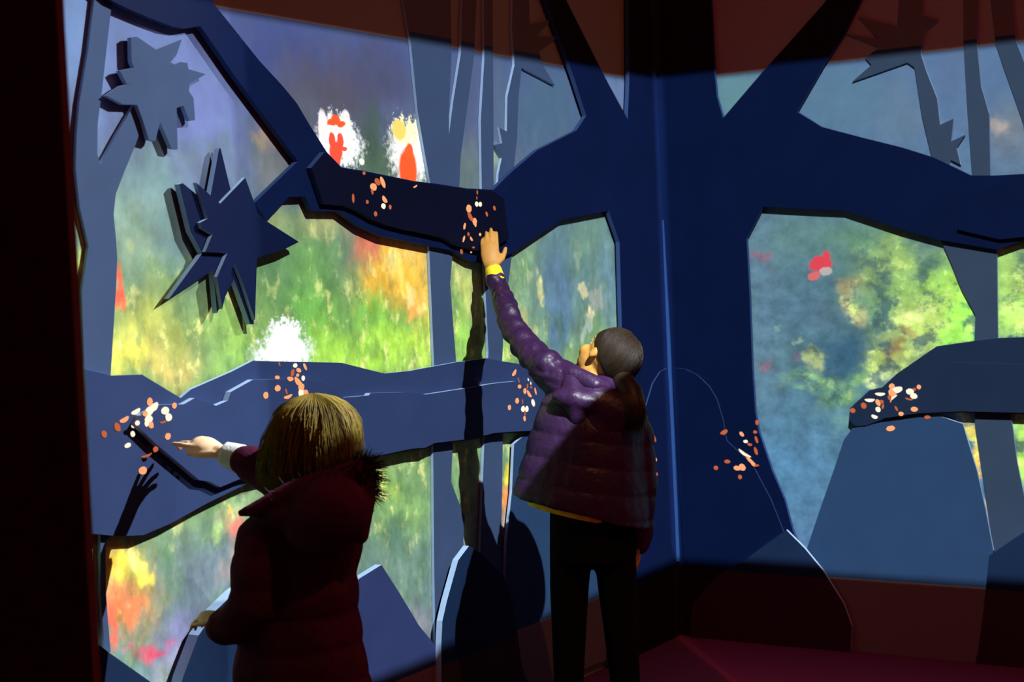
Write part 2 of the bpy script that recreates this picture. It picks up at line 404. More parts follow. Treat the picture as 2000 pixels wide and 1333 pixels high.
RIGHT_BLOBS = [
    (1440, 180, 60, 60, (88, 126, 132), 1.0, 0.2), (1640, 200, 100, 70, (80, 112, 131), 0.9, G), (1760, 230, 60, 60, (89, 112, 131), 0.9, G), (1980, 260, 60, 60, (105, 113, 120), 0.9, G), (1860, 130, 40, 60, (83, 102, 132), 0.9, G), (1955, 250, 20, 20, (170, 156, 140), 0.7, G),
    (1490, 560, 40, 300, (82, 108, 126), 0.8, G), (1560, 470, 90, 70, (86, 118, 116), 0.8, G), (1700, 460, 90, 60, (92, 128, 96), 0.8, G), (1630, 720, 70, 70, (57, 88, 104), 0.9, G), (1700, 640, 40, 40, (74, 106, 96), 0.8, G), (1610, 620, 60, 40, (73, 95, 104), 0.7, G),
    (1780, 560, 110, 90, (136, 172, 84), 0.9, G), (1740, 700, 60, 60, (150, 166, 84), 0.9, G), (1860, 600, 60, 90, (152, 206, 78), 0.95, G), (1800, 640, 60, 50, (176, 200, 96), 0.9, G), (1700, 530, 30, 30, (110, 130, 80), 0.8, G), (1750, 490, 40, 30, (140, 170, 90), 0.8, G), (1820, 510, 26, 30, (96, 128, 92), 0.8, G),
    (1720, 565, 22, 22, (70, 96, 72), 0.8, G), (1810, 570, 22, 26, (84, 108, 66), 0.8, G), (1745, 680, 16, 24, (120, 80, 50), 0.8, G), (1770, 650, 18, 14, (150, 110, 70), 0.7, G), (1670, 600, 16, 26, (206, 190, 120), 0.8, G), (1660, 560, 30, 20, (150, 130, 84), 0.8, G), (1780, 625, 30, 14, (222, 226, 150), 0.9, G),
    (1600, 740, 70, 16, (124, 164, 106), 0.8, G), (1680, 730, 40, 24, (130, 176, 104), 0.8, G), (1720, 745, 30, 18, (216, 230, 160), 0.9, G), (1640, 770, 40, 30, (106, 150, 96), 0.8, G), (1590, 705, 14, 18, (176, 184, 110), 0.8, G), (1560, 660, 8, 12, (140, 170, 140), 0.8, H), (1530, 635, 10, 8, (120, 150, 130), 0.8, H),
    (1490, 500, 20, 14, (135, 86, 99), 0.6, G), (1495, 705, 14, 12, (144, 86, 99), 0.6, G), (1562, 700, 14, 12, (108, 81, 99), 0.6, G),
    (1540, 900, 90, 90, (73, 115, 142), 0.9, G), (1580, 820, 60, 50, (70, 104, 122), 0.8, G), (1630, 830, 24, 30, (92, 130, 120), 0.7, G),
    (1975, 560, 60, 120, (160, 198, 90), 0.95, G), (1965, 590, 16, 16, (214, 226, 140), 0.9, G), (1990, 530, 24, 30, (124, 150, 84), 0.8, G), (1995, 890, 30, 100, (172, 220, 76), 0.95, G),
    (1896, 850, 14, 36, (214, 196, 96), 0.95, H), (1908, 910, 14, 50, (206, 170, 70), 0.95, H), (1922, 980, 14, 40, (160, 140, 120), 0.9, H), (1933, 1040, 14, 40, (126, 135, 171), 0.9, H),
    (1880, 640, 40, 60, (158, 232, 84), 0.9, G), (1840, 560, 40, 40, (150, 196, 84), 0.7, G), (1640, 690, 50, 50, (44, 78, 96), 0.9, G), (1560, 600, 60, 80, (70, 98, 116), 0.7, G), (1985, 620, 40, 50, (176, 224, 96), 0.8, G),
    (1603, 516, 22, 15, (203, 63, 73), 1.0, X), (1614, 504, 8, 12, (205, 64, 75), 1.0, X), (1590, 540, 12, 8, (210, 96, 90), 0.9, X), (1612, 530, 12, 8, (180, 170, 160), 0.8, X),
]
M_PICL = picture('projected_forest_left', 'L', LEFT_BASE, LEFT_BLOBS, (1.25, 1, 0.85), (150, 128, 104), (78, 112, 74), (230, 226, 140), 0.45, 11.0, 0.50, 0.62)
M_PICR = picture('projected_forest_right', 'R', RIGHT_BASE, RIGHT_BLOBS, (1.0, 1, 1.15), (150, 124, 108), (46, 76, 88), (200, 226, 118), 0.78, 12.0, 0.48, 0.61)
# ------------------------------------------------------------------ the room
def wall(name, side, u0, u1, m):
    T, N = WALLS[side]
    bm = bmesh.new()
    vs_ = [bm.verts.new((u, y, z)) for y in (0.0, 0.1) for (u, z) in ((u0, 0), (u1, 0), (u1, 3.4), (u0, 3.4))]
    for q in ((0, 1, 2, 3), (7, 6, 5, 4), (0, 4, 5, 1), (1, 5, 6, 2), (2, 6, 7, 3), (3, 7, 4, 0)):
        bm.faces.new([vs_[i] for i in q])
    bmesh.ops.recalc_face_normals(bm, faces=bm.faces)
    me = bpy.data.meshes.new(name); bm.to_mesh(me); bm.free()
    o = bpy.data.objects.new(name, me); COL.objects.link(o)
    me.materials.append(m)
    o.matrix_world = Matrix.Translation(CORNER) @ Matrix((T, -N, Vector((0, 0, 1)))).transposed().to_4x4()
    return tag(o, kind='structure')

def box(name, c, size, m, rotz=0.0, kind=None, parent=None):
    bm = bmesh.new()
    bmesh.ops.create_cube(bm, size=1)
    bmesh.ops.scale(bm, vec=size, verts=bm.verts)
    me = bpy.data.meshes.new(name); bm.to_mesh(me); bm.free()
    o = link_mesh(name, me, [m], parent)
    o.location = c; o.rotation_euler = (0, 0, rotz)
    if kind: o['kind'] = kind
    return o

tag(wall('wall_left', 'L', -4.2, 0.0, M_PICL), 'long wall carrying a projected forest picture', kind='structure')
tag(wall('wall_right', 'R', 0.0, 3.6, M_PICR), 'shorter wall carrying a projected blue and green forest picture', kind='structure')
tag(box('floor', (0, 2.5, -0.05), (9, 11, 0.1), M_FLOOR, kind='structure'), 'dark plum carpet')

# dark partition close to the camera, its edge cutting off the left side of the view
e0, e1 = P(131, 0, 2.32), P(190, 1333, 2.32)
ex = (e0.x + e1.x) / 2
tag(box('wall_partition', (ex - 0.9, 2.30, 1.6), (1.8, 0.04, 3.2), M_DARK, kind='structure'), 'black partition edge beside the viewer')

# ------------------------------------------------------------------ relief on the left wall
def thing(name, side, px, py, label, cat, group=None):
    o = empty(name, wp(side, px, py, 0.0))
    return tag(o, label, cat, group)

def single(name, side, s, d0, d1, face, label, cat, edge=M_EDGE, group=None):
    return tag(board(name, side, s, d0, d1, face, edge), label, cat, group)

single('tree_cutout', 'L', '205,1275 196,1160 196,1048 190,1000 172,900 165,735 160,570 173,480 156,405 148,330 150,260 155,202 172,100 184,0 190,-60 228,-60 219,0 210,80 200,170 191,240 190,300 196,321 228,262 262,204 290,212 262,290 243,335 226,380 222,420 227,470 229,505 227,560 222,640 216,735 225,900 215,1048 206,1060 207,1160 216,1275',
       0.0015, 0.011, M_TREE, 'forked pale blue tree trunk next to the black partition', 'tree cutout')
single('leaf_cutout', 'L', '256,73 268,72 305,97 355,77 345,107 333,122 341,126 352,121 366,123 368,135 402,145 371,163 369,178 378,192 381,235 370,236 358,206 345,211 347,292 335,290 313,238 303,276 291,273 278,232 268,205 240,204 208,187 236,168 258,162 249,166 234,138 262,132 257,120',
       0.0115, 0.024, M_TREE, 'pale blue spiky leaf cluster on the forked tree', 'leaf cutout')

t = thing('tree_cutout', 'L', 1250, 1200, 'big navy tree half on the long wall with boughs reaching sideways', 'tree cutout')
BIG_L = ('150,-60 400,-60 418,8 435,29 506,118 553,169 580,202 604,243 638,297 667,327 711,334 809,354 853,359 910,368 964,371 998,337 1049,294 1126,255 1145,226 1120,148 1066,0 1040,-80 '
         '1075,-80 1106,0 1180,148 1226,233 1229,162 1228,0 1226,-80 1273,-80 1283,165 1303,640 1322,1095 1329,1262 1190,1300 1200,1100 1222,900 1222,800 1215,654 1210,473 1189,412 1098,429 1000,495 977,505 940,515 916,509 884,490 838,480 744,461 701,442 662,413 609,412 596,384 564,385 521,431 498,396 582,315 456,145 395,56 391,51 361,56 337,52 297,37 250,17 219,2')
board('trunk_and_boughs', 'L', BIG_L, 0.012, 0.028, M_NAVY, M_EDGED, t)
board('bough_overlay', 'L', '608,328 634,297 667,328 711,336 809,356 853,361 910,370 962,373 984,388 990,440 995,466 975,478 933,490 889,478 869,465 825,455 791,448 760,440 728,428 700,412 678,402 632,398', 0.0285, 0.046, M_DEEP, M_EDGED, t)

t = thing('leaf_cutout', 'L', 440, 600, 'large navy double layered star leaf at the bough end', 'leaf cutout')
board('back_star', 'L', '350,360 357,358 408,400 428,290 431,290 449,365 470,420 485,500 496,634 489,634 457,545 424,612 416,528 345,575 330,584 395,495 372,452', 0.012, 0.028, M_STAR, M_EDGE, t)
board('front_star', 'L', '383,357 430,398 479,347 497,397 503,416 520,432 584,473 556,487 502,504 498,626 473,549 459,514 456,515 434,604 424,541 444,495 437,494 401,492 415,458 393,445 391,435 406,427', 0.0285, 0.040, M_STAR, M_EDGE, t)

single('tree_cutout', 'L', '770,-80 787,0 803,89 816,219 828,290 840,356 838,480 848,716 846,879 848,1100 851,1300 915,1300 905,1052 908,1012 881,942 884,877 891,708 879,552 884,498 897,365 900,304 914,202 926,108 931,0 932,-60 905,-60 900,105 885,200 877,263 877,219 882,101 880,0 878,-80',
       0.0015, 0.011, M_TREE, 'wide pale trunk forking upward into two limbs, left of slender trunk', 'tree cutout')
single('tree_cutout', 'L', '940,-80 945,0 946,116 939,236 941,365 946,525 954,687 946,864 938,1078 940,1200 990,1200 979,1050 982,868 981,704 985,620 993,552 1000,498 980,420 964,368 964,236 963,116 962,0 960,-80',
       0.0015, 0.011, M_TREE, 'slender straight pale trunk behind the raised arm', 'tree cutout')
single('tree_cutout', 'L', '1003,-80 1000,60 1005,127 991,189 990,257 975,249 981,280 964,283 980,309 974,338 972,362 1001,362 1003,331 1010,270 1013,189 1019,131 1023,135 1084,167 1062,130 1052,100 1090,72 1048,70 1078,38 1035,48 1030,-80',
       0.0015, 0.011, M_TREE, 'thin pale trunk with leaf spikes below the navy limb', 'tree cutout')

t = thing('log_cutout', 'L', 600, 1000, 'long slate blue fallen log across the long wall', 'log cutout')
board('log_back', 'L', '166,722 216,734 277,732 353,778 373,761 451,727 494,705 569,707 667,709 714,721 751,730 800,725 848,716 891,708 953,700 980,706 1040,715 1130,712 1205,722 1205,838 1120,842 1032,844 967,848 923,859 849,868 831,877 805,879 733,894 640,905 560,922 487,943 402,985 334,1023 280,1046 232,1048 180,1043', 0.012, 0.024, M_LOG, M_EDGE, t)
board('log_overlay', 'L', '265,829 275,812 312,791 359,790 380,778 422,793 445,783 451,766 494,742 559,741 619,744 655,757 670,777 720,773 724,768 791,767 832,771 923,757 960,750 1007,745 1100,748 1195,760 1195,832 1120,838 1032,842 967,846 923,857 849,866 831,875 805,877 733,892 640,903 560,917 500,930 474,934 431,952 409,941 389,938 303,866', 0.0245, 0.042, M_LOG, M_EDGE, t)

single('rock_cutout', 'L', '165,1275 195,1261 211,1274 249,1301 293,1332 325,1375 322,1480 165,1600', 0.012, 0.035, M_RROCKD, 'low dark rock at the foot of the forked trunk', 'rock cutout')
single('rock_cutout', 'L', '338,1400 358,1322 388,1242 420,1195 458,1158 505,1122 560,1128 610,1200 630,1300 632,1480 330,1600', 0.012, 0.045, M_RROCKD, 'tall rock with pale edge behind the blond child', 'rock cutout')
single('rock_cutout', 'L', '650,1170 703,1130 745,1104 779,1157 818,1222 852,1264 856,1380 640,1470', 0.012, 0.034, M_ROCKL, 'violet pointed rock between the wide trunk and the blond child', 'rock cutout')
single('rock_cutout', 'L', '916,1067 938,1080 984,1126 1002,1179 1024,1332 1030,1370 862,1420 862,1260 864,1214 873,1174 895,1095', 0.0345, 0.055, M_RROCKD, 'blue rock with one pale side at the foot of slender trunk', 'rock cutout')
single('rock_cutout', 'L', '989,1060 1000,960 1004,868 1021,853 1050,845 1130,858 1165,930 1180,1040 1182,1140 1184,1290 1040,1350 985,1220', 0.012, 0.022, M_ROCK, 'light blue rock behind the standing girl', 'rock cutout')
single('rock_cutout', 'L', '1302,720 1290,726 1275,750 1260,800 1250,900 1243,1000 1235,1112 1240,1290 1328,1262 1322,1095 1306,740', 0.0285, 0.033, M_NAVY, 'arched navy boulder half wrapped on the long wall side of corner', 'rock cutout', M_EDGED)

# ------------------------------------------------------------------ relief on the right wall
t = thing('tree_cutout', 'R', 1400, 1200, 'big navy tree half on the short wall with a thick bough', 'tree cutout')
BIG_R = ('1273,-80 1386,-80 1388,0 1396,148 1400,188 1412,231 1488,142 1544,80 1608,8 1670,-80 1720,-80 1680,0 1648,66 1608,128 1556,218 1604,248 1680,268 1760,288 1824,308 1896,343 1944,343 2000,340 2250,318 2420,330 '
         '2420,400 2200,425 2080,440 1992,472 1948,488 1840,470 1760,448 1700,428 1652,412 1560,408 1490,404 1458,466 1464,576 1469,717 1475,805 1482,844 1508,920 1532,976 1548,1036 1560,1066 1540,1262 1330,1262 1322,1095 1303,640 1283,165')
board('trunk_and_bough', 'R', BIG_R, 0.012, 0.028, M_NAVYR, M_EDGED, t)
board('bough_overlay', 'R', '1868,448 1900,456 1952,468 2000,463 2260,418 2300,360 2090,346 1960,352 1880,385', 0.0285, 0.042, M_NAVYR, M_EDGED, t)
single('light_band_1', 'R', '1292,430 1295,430 1307,640 1316,840 1327,1098 1313,1098 1305,840 1299,640', 0.0285, 0.034, M_BAND, None, None, M_BAND)  # painted strip standing in for the corner band lit by both projectors
bpy.data.objects['light_band_1']['kind'] = 'structure'
single('rock_cutout', 'R', '1312,720 1322,719 1340,722 1362,733 1385,755 1400,780 1412,820 1417,850 1420,862 1445,885 1470,908 1482,932 1505,975 1535,1050 1540,1262 1343,1262 1336,1105 1330,1000 1320,840', 0.0285, 0.033, M_NAVYR, 'arched boulder, navy for projected blue, half wrapped on the short wall side of corner', 'rock cutout', M_EDGED)

single('tree_cutout', 'R', '1664,160 1702,127 1690,113 1718,92 1652,66 1716,76 1676,32 1752,52 1760,-80 1800,-80 1802,30 1832,40 1806,62 1798,104 1808,136 1830,192 1836,244 1862,232 1858,276 1884,264 1868,288 1876,322 1856,312 1846,380 1835,380 1820,308 1800,224 1786,132 1772,122',
       0.0015, 0.011, M_RTREE, 'bent slate tree with leaf spikes above the thick bough', 'tree cutout')
single('tree_cutout', 'R', '1880,-80 1882,92 1888,200 1898,344 1870,440 1838,470 1857,513 1878,566 1905,615 1903,668 1904,830 1922,950 1942,1080 2010,1080 2000,968 1986,900 1978,836 1949,661 1947,488 1935,440 1934,342 1932,224 1916,168 1908,88 1910,-80',
       0.0015, 0.011, M_RTREE, 'slate trunk passing behind the thick bough down to the log', 'tree cutout')
single('tree_cutout', 'R', '1925,-80 1944,84 1960,132 1980,188 1998,240 2012,350 2050,350 2040,240 2015,160 1984,80 1970,-80',
       0.0015, 0.011, M_RTREE, 'leaning slate trunk at the outer end of the bough', 'tree cutout')
t = thing('log_cutout', 'R', 1850, 830, 'dark slate fallen log on the short wall', 'log cutout')
board('log_back', 'R', '1658,820 1660,798 1698,763 1723,757 1751,731 1829,677 1906,666 1949,661 2000,659 2250,668 2400,720 2390,830 2200,822 2090,812 2000,809 1880,806 1792,810 1722,820 1690,832 1670,832', 0.012, 0.026, M_RLOG, M_EDGED, t)
board('log_overlay', 'R', '1723,818 1742,782 1794,738 1822,717 1857,708 1930,710 2000,712 2240,722 2330,760 2310,822 2090,810 2000,807 1880,804 1792,808', 0.0265, 0.034, M_RLOG, M_RTREE, t)
single('rock_cutout', 'R', '1576,1072 1600,1000 1628,920 1648,860 1664,838 1720,826 1792,816 1840,815 1880,828 1908,920 1924,992 1940,1076 1930,1128 1915,1250 1905,1295 1640,1275 1560,1180', 0.0115, 0.022, M_ROCK, 'large steel blue rock under the dark log', 'rock cutout')
single('rock_cutout', 'R', '1536,1036 1572,1072 1608,1116 1648,1180 1664,1224 1661,1270 1650,1300 1345,1290 1352,1180 1400,1125 1456,1094 1496,1064', 0.0345, 0.046, M_RROCKD, 'rounded boulder standing before the large steel blue rock', 'rock cutout')
single('rock_cutout', 'R', '1932,1086 2000,1040 2080,1010 2180,1040 2250,1180 2270,1370 1905,1310 1920,1200', 0.0225, 0.038, M_RROCKD, 'dark angular rock beside the large steel blue rock', 'rock cutout')
# ------------------------------------------------------------------ people: lofted volumes fused into continuous meshes
def ring_loft(bm, rings, n=20, cap=True):
    """rings: (centre, axis a, axis b); joined by quads, closed at both ends"""
    L = []
    for c, a, b in rings:
        L.append([bm.verts.new(c + a * math.cos(2 * math.pi * i / n) + b * math.sin(2 * math.pi * i / n)) for i in range(n)])
    for r0, r1 in zip(L, L[1:]):
        for i in range(n):
            bm.faces.new((r0[i], r0[(i + 1) % n], r1[(i + 1) % n], r1[i]))
    if cap:
        bm.faces.new(list(reversed(L[0]))); bm.faces.new(L[-1])
    return L

def tube(bm, path, rad, side=None, n=14, round_ends=True, flat=1.0):
    """tapering limb along a path; flat squeezes it across the side direction"""
    rad = [rad] * len(path) if isinstance(rad, (int, float)) else list(rad)
    path = [Vector(p) for p in path]
    if round_ends:
        d0 = (path[0] - path[1]).normalized(); d1 = (path[-1] - path[-2]).normalized()
        r0, r1 = rad[0], rad[-1]
        pre = [(path[0] + d0 * r0 * .95, r0 * .28), (path[0] + d0 * r0 * .62, r0 * .76)]
        post = [(path[-1] + d1 * r1 * .62, r1 * .76), (path[-1] + d1 * r1 * .95, r1 * .28)]
        path = [q[0] for q in pre] + path + [q[0] for q in post]
        rad = [q[1] for q in pre] + rad + [q[1] for q in post]
    s = Vector(side) if side is not None else None
    rings = []
    for i, p in enumerate(path):
        t = (path[min(i + 1, len(path) - 1)] - path[max(i - 1, 0)]).normalized()
        if s is None: s = t.orthogonal()
        a = (s - t * s.dot(t)).normalized()
        b = t.cross(a)
        s = a
        rings.append((p, a * rad[i], b * rad[i] * flat))
    return ring_loft(bm, rings, n)

def ball(bm, c, ax, ay, az, seg=18):
    """ellipsoid with three axis vectors"""
    M4 = Matrix((ax, ay, az)).transposed().to_4x4()
    r = bmesh.ops.create_uvsphere(bm, u_segments=seg, v_segments=seg // 2 + 2, radius=1)
    bmesh.ops.transform(bm, matrix=Matrix.Translation(c) @ M4, verts=r['verts'])

def fuse(name, bm, voxel, smooth, mats, parent, fac=0.5):
    """one continuous skin over all volumes"""
    bmesh.ops.recalc_face_normals(bm, faces=bm.faces)
    me = bpy.data.meshes.new('tmp'); bm.to_mesh(me); bm.free()
    o = bpy.data.objects.new('tmp', me); COL.objects.link(o)
    r = o.modifiers.new('r', 'REMESH'); r.mode = 'VOXEL'; r.voxel_size = voxel; r.use_smooth_shade = True
    if smooth:
        s = o.modifiers.new('s', 'SMOOTH'); s.iterations = smooth; s.factor = fac
    dg = bpy.context.evaluated_depsgraph_get()
    out = bpy.data.meshes.new_from_object(o.evaluated_get(dg))
    out.name = name
    bpy.data.objects.remove(o); bpy.data.meshes.remove(me)
    for p in out.polygons: p.use_smooth = True
    out.materials.clear()
    return link_mesh(name, out, mats, parent)

def solid(name, bm, mats, parent, smooth=True):
    bmesh.ops.recalc_face_normals(bm, faces=bm.faces)
    me = bpy.data.meshes.new(name); bm.to_mesh(me); bm.free()
    if smooth:
        for p in me.polygons: p.use_smooth = True
    return link_mesh(name, me, mats, parent)

def head(bm, c, F, U, s):
    R = F.cross(U).normalized()
    def q(x, y, z): return c + (R * x + F * y + U * z) * s
    def e(x, y, z, rx, ry, rz): ball(bm, q(x, y, z), R * rx * s, F * ry * s, U * rz * s, 16)
    e(0, -.006, .020, .073, .088, .084)
    e(0, .028, -.030, .058, .056, .064)
    e(0, .055, -.082, .022, .020, .018)
    e(0, .070, .022, .046, .018, .014)
    tube(bm, [q(0, .080, .008), q(0, .092, -.012), q(0, .099, -.027)], [.008 * s, .010 * s, .013 * s], n=10)
    for k in (-1, 1):
        e(k * .034, .056, -.030, .024, .024, .024)
        e(k * .071, -.010, -.014, .008, .014, .022)
        e(k * .009, .092, -.031, .008, .008, .007)
    e(0, .080, -.052, .020, .010, .006)
    e(0, .078, -.063, .017, .010, .007)
    return q

def eyes(q, F, parent, mw, md, s):
    for k in (-1, 1):
        bm = bmesh.new()
        c = q(k * .028, .0640, -.001)
        bmesh.ops.create_uvsphere(bm, u_segments=12, v_segments=8, radius=.0108 * s, matrix=Matrix.Translation(c))
        solid('eye', bm, [mw], parent)
        bm = bmesh.new()
        bmesh.ops.create_uvsphere(bm, u_segments=10, v_segments=6, radius=.0052 * s, matrix=Matrix.Translation(c + F * .0062 * s))
        solid('iris', bm, [md], parent)

def hand(bm, W, D, B, T, s, curls, spread=0.10, thumb=(0.75, 0.65)):
    """W wrist, D finger direction, B back of the hand, T thumb side"""
    D = D.normalized(); B = (B - D * B.dot(D)).normalized(); T = (T - D * T.dot(D) - B * T.dot(B)).normalized()
    tube(bm, [W - D * .03 * s, W, W + D * .022 * s, W + D * .050 * s, W + D * .064 * s], [.022 * s, .0215 * s, .029 * s, .033 * s, .030 * s], side=T, flat=.46, n=16)
    lens = (.034, .038, .035, .028)
    for i in range(4):
        off = .0235 - .0155 * i
        p = W + D * (.064 - .004 * abs(i - 1)) * s + T * off * s
        d = (D + T * spread * (1.5 - i)).normalized()
        path = [p - d * .014 * s]
        rr = [.0080 * s]
        for j, f in enumerate((1.0, .66, .52)):
            path.append(p.copy()); rr.append((.0083 - .0006 * j) * s)
            a = curls[i] * (0.55 + 0.35 * j)
            dd = (d * math.cos(a) - B * math.sin(a)).normalized()
            p = p + dd * lens[i] * f * s
        path.append(p); rr.append(.0062 * s)
        tube(bm, path, rr, n=10)
    p = W + D * .014 * s + T * .022 * s
    d1 = (D * thumb[0] + T * thumb[1] - B * .25).normalized()
    d2 = (D * (thumb[0] + .5) + T * thumb[1] * .45 - B * .3).normalized()
    tube(bm, [p - d1 * .012 * s, p + d1 * .026 * s, p + d1 * .030 * s + d2 * .020 * s, p + d1 * .030 * s + d2 * .040 * s], [.012 * s, .0098 * s, .0088 * s, .0072 * s], n=10)

def strand(bm, path, r, n=3):
    L = []
    s = None
    for i, p in enumerate(path):
        t = (path[min(i + 1, len(path) - 1)] - path[max(i - 1, 0)])
        if t.length < 1e-6: return
        t.normalize()
        if s is None: s = t.orthogonal()
        a = (s - t * s.dot(t)).normalized(); b = t.cross(a); s = a
        rr = r * (1 - 0.75 * i / (len(path) - 1))
        L.append([bm.verts.new(p + (a * math.cos(2 * math.pi * k / n) + b * math.sin(2 * math.pi * k / n)) * rr) for k in range(n)])
    for r0, r1 in zip(L, L[1:]):
        for k in range(n): bm.faces.new((r0[k], r0[(k + 1) % n], r1[(k + 1) % n], r1[k]))

M_SKIN = mat('skin', (226, 190, 152), rough=0.55, var=0.06, scale=20)
M_SKIN2 = mat('skin_warm', (186, 134, 62), rough=0.55, var=0.06, scale=20)  # yellow projected light on the girl is put into this skin colour
M_COAT = mat('maroon_quilted_coat', (58, 13, 36), spec=0.06, rough=0.8, var=0.15, scale=25, bump=0.35, bscale=55)
M_JKT = mat('plum_nylon_jacket', (44, 20, 54), spec=0.35, rough=0.45, var=0.12, scale=20, bump=0.35, bscale=45)
M_CUFF = mat('pale_grey_cuff', (190, 196, 196), rough=0.9, bump=0.3, bscale=300)
M_YEL = mat('yellow_knit', (250, 216, 40), rough=0.85, var=0.08, bump=0.3, bscale=300)  # on the girl's cuff this yellow stands in for projected light
M_BLOND = mat('dark_blond_hair', (100, 84, 26), spec=0.12, rough=0.6, var=0.4, scale=22)
M_BROWN = mat('dark_brown_hair', (34, 24, 12), rough=0.5, var=0.3, scale=40)
M_FUR = mat('dark_fur', (24, 12, 14), rough=0.8, var=0.3, scale=60)
M_PANTS = mat('black_trousers', (14, 9, 13), spec=0.05, rough=0.9, var=0.2, scale=30)
M_BOOT = mat('dark_boot', (28, 18, 24), rough=0.6)
M_EYEW = mat('eye_white', (225, 225, 220), rough=0.2)
M_EYED = mat('eye_brown', (50, 32, 20), rough=0.2)

def px(c, hw, y, depth, deep, tilt=0.0):
    """torso ring given by pixel centre, half width and height, in front of the viewer"""
    k = depth / FPX
    return (P(c, y, depth), XI * hw * k - YI * tilt * hw * k, FW * deep)

# ---- small blond child in a hooded coat, seen from behind, reaching for the log
def child_small():
    D0 = 3.55
    base = P(590, 1200, D0); base.z = 0
    root = empty('person', base)
    tag(root, 'blond child in maroon hooded coat pointing at the log', 'person')
    k = D0 / FPX
    face = Vector((-0.80, 0.60, 0.02)).normalized()
    upv = Vector((0, 0, 1)); upv = (upv - face * upv.dot(face)).normalized()
    tip = wp('L', 343, 841, 0.062)
    td = (tip - CAM).dot(FW)
    wrist = P(430, 884, td - 0.06)
    sh_r, el_r = P(600, 990, 3.62), P(540, 930, 3.63)
    sh_l, el_l, wr_l = P(512, 1050, 3.47), P(488, 1190, 3.43), P(432, 1212, 3.50)
    # body: head, neck, trunk, arms, legs and hands in one skin
    bm = bmesh.new()
    hc = P(606, 868, D0 + .02)
    q = head(bm, hc, face, upv, 0.98)
    tube(bm, [P(606, 1010, D0), P(606, 900, D0 + .01)], [.045, .040])
    ring_loft(bm, [px(600, 60, 980, D0, .05), px(598, 90, 1040, D0, .075), px(592, 88, 1200, D0, .080), px(592, 92, 1330, D0, .085), px(592, 70, 1380, D0, .07)])
    tube(bm, [sh_r, el_r, P(492, 908, td - .09), P(452, 892, td - .066), wrist], [.034, .028, .024, .020, .019])
    tube(bm, [sh_l, el_l, wr_l], [.036, .030, .022])
    hand(bm, wrist, tip - wrist, YI * .85 - FW * .5, -YI * .5 - FW * .85, 0.88, (0.16, 0.45, 0.75, 0.95), 0.14, (0.9, 0.45))
    hand(bm, wr_l, Vector((-0.6, 0.5, 0.1)), -XI * .3 + YI, -FW, 0.72, (0.9, 1.0, 1.0, 1.0))
    for sx_, xx in ((-1, 552), (1, 628)):
        hip = P(xx, 1370, D0); kn = P(xx - 6, 1560, D0 - .01); an = P(xx, 1700, D0 + .02); an.z = .07
        tube(bm, [hip, kn, an], [.065, .048, .035])
    b = fuse('body', bm, 0.0042, 2, [M_SKIN], root)
    eyes(q, face, b, M_EYEW, M_EYED, 0.98)
    # trousers and boots below the coat
    bm = bmesh.new()
    ring_loft(bm, [px(590, 98, 1290, D0, .095), px(590, 98, 1370, D0, .095)])
    for xx in (552, 628):
        hip = P(xx, 1370, D0); kn = P(xx - 6, 1560, D0 - .01); an = P(xx, 1690, D0 + .02); an.z = .11
        tube(bm, [hip, kn, an], [.076, .060, .046])
    fuse('trousers', bm, 0.008, 3, [M_PANTS], root)
    for xx in (552, 628):
        bm = bmesh.new()
        a = P(xx, 1700, D0 + .02)
        tube(bm, [Vector((a.x, a.y, .17)), Vector((a.x, a.y, .05))], [.048, .046])
        f2 = Vector((face.x, face.y, 0)).normalized()
        tube(bm, [Vector((a.x, a.y, .042)) - f2 * .03, Vector((a.x, a.y, .040)) + f2 * .07], [.042, .040])
        fuse('boot', bm, 0.007, 4, [M_BOOT], root)
    # coat
    bm = bmesh.new()
    ring_loft(bm, [px(606, 62, 968, D0, .060), px(606, 96, 1000, D0, .085), px(600, 112, 1050, D0, .11), px(590, 108, 1110, D0, .115), px(586, 115, 1200, D0, .12),
                   px(588, 128, 1290, D0, .13), px(590, 136, 1345, D0, .135), px(590, 138, 1430, D0, .14)], 28)
    tube(bm, [sh_r, el_r, P(505, 912, td - .095), P(484, 903, td - .085)], [.056, .048, .044, .042])
    tube(bm, [P(540, 1010, 3.48), sh_l, P(496, 1120, 3.44), el_l, P(460, 1222, 3.45), P(436, 1224, 3.48)], [.05, .054, .050, .048, .044, .040])
    coat = fuse('coat', bm, 0.007, 4, [M_COAT], root)
    # quilting: shallow furrows around trunk and sleeves
    for v in coat.data.vertices:
        z = v.co.z
        f = abs(math.sin(z * math.pi / 0.075))
        nrm = v.normal
        v.co += nrm * (0.006 * (f ** 0.5) - 0.003 + 0.004 * pnoise(v.co * 14))
    bm = bmesh.new()
    tube(bm, [P(472, 898, td - .072), P(436, 886, td - .060)], [.036, .029], round_ends=False)
    fuse('cuff', bm, 0.005, 2, [M_CUFF], coat)['label'] = 'pale knitted cuff of the reaching arm'
    # hood lying on the shoulders, open rim with fur
    bm = bmesh.new()
    ball(bm, P(634, 1005, 3.44), XI * .096 , FW * .075, YI * .088 + XI * .012)
    ball(bm, P(570, 1000, 3.45), XI * .085, FW * .06, YI * .040 + XI * .02)
    rim = [P(468, 1003, 3.40), P(500, 996, 3.41), P(560, 968, 3.42), P(630, 945, 3.44), P(690, 920, 3.48), P(716, 912, 3.52)]
    tube(bm, rim, [.008, .018, .026, .030, .028, .022])
    tube(bm, [P(716, 920, 3.50), P(714, 980, 3.47), P(706, 1050, 3.45)], [.022, .022, .016])
    hood = fuse('hood', bm, 0.006, 4, [M_COAT], root)
    bm = bmesh.new()
    rnd = random.Random(3)
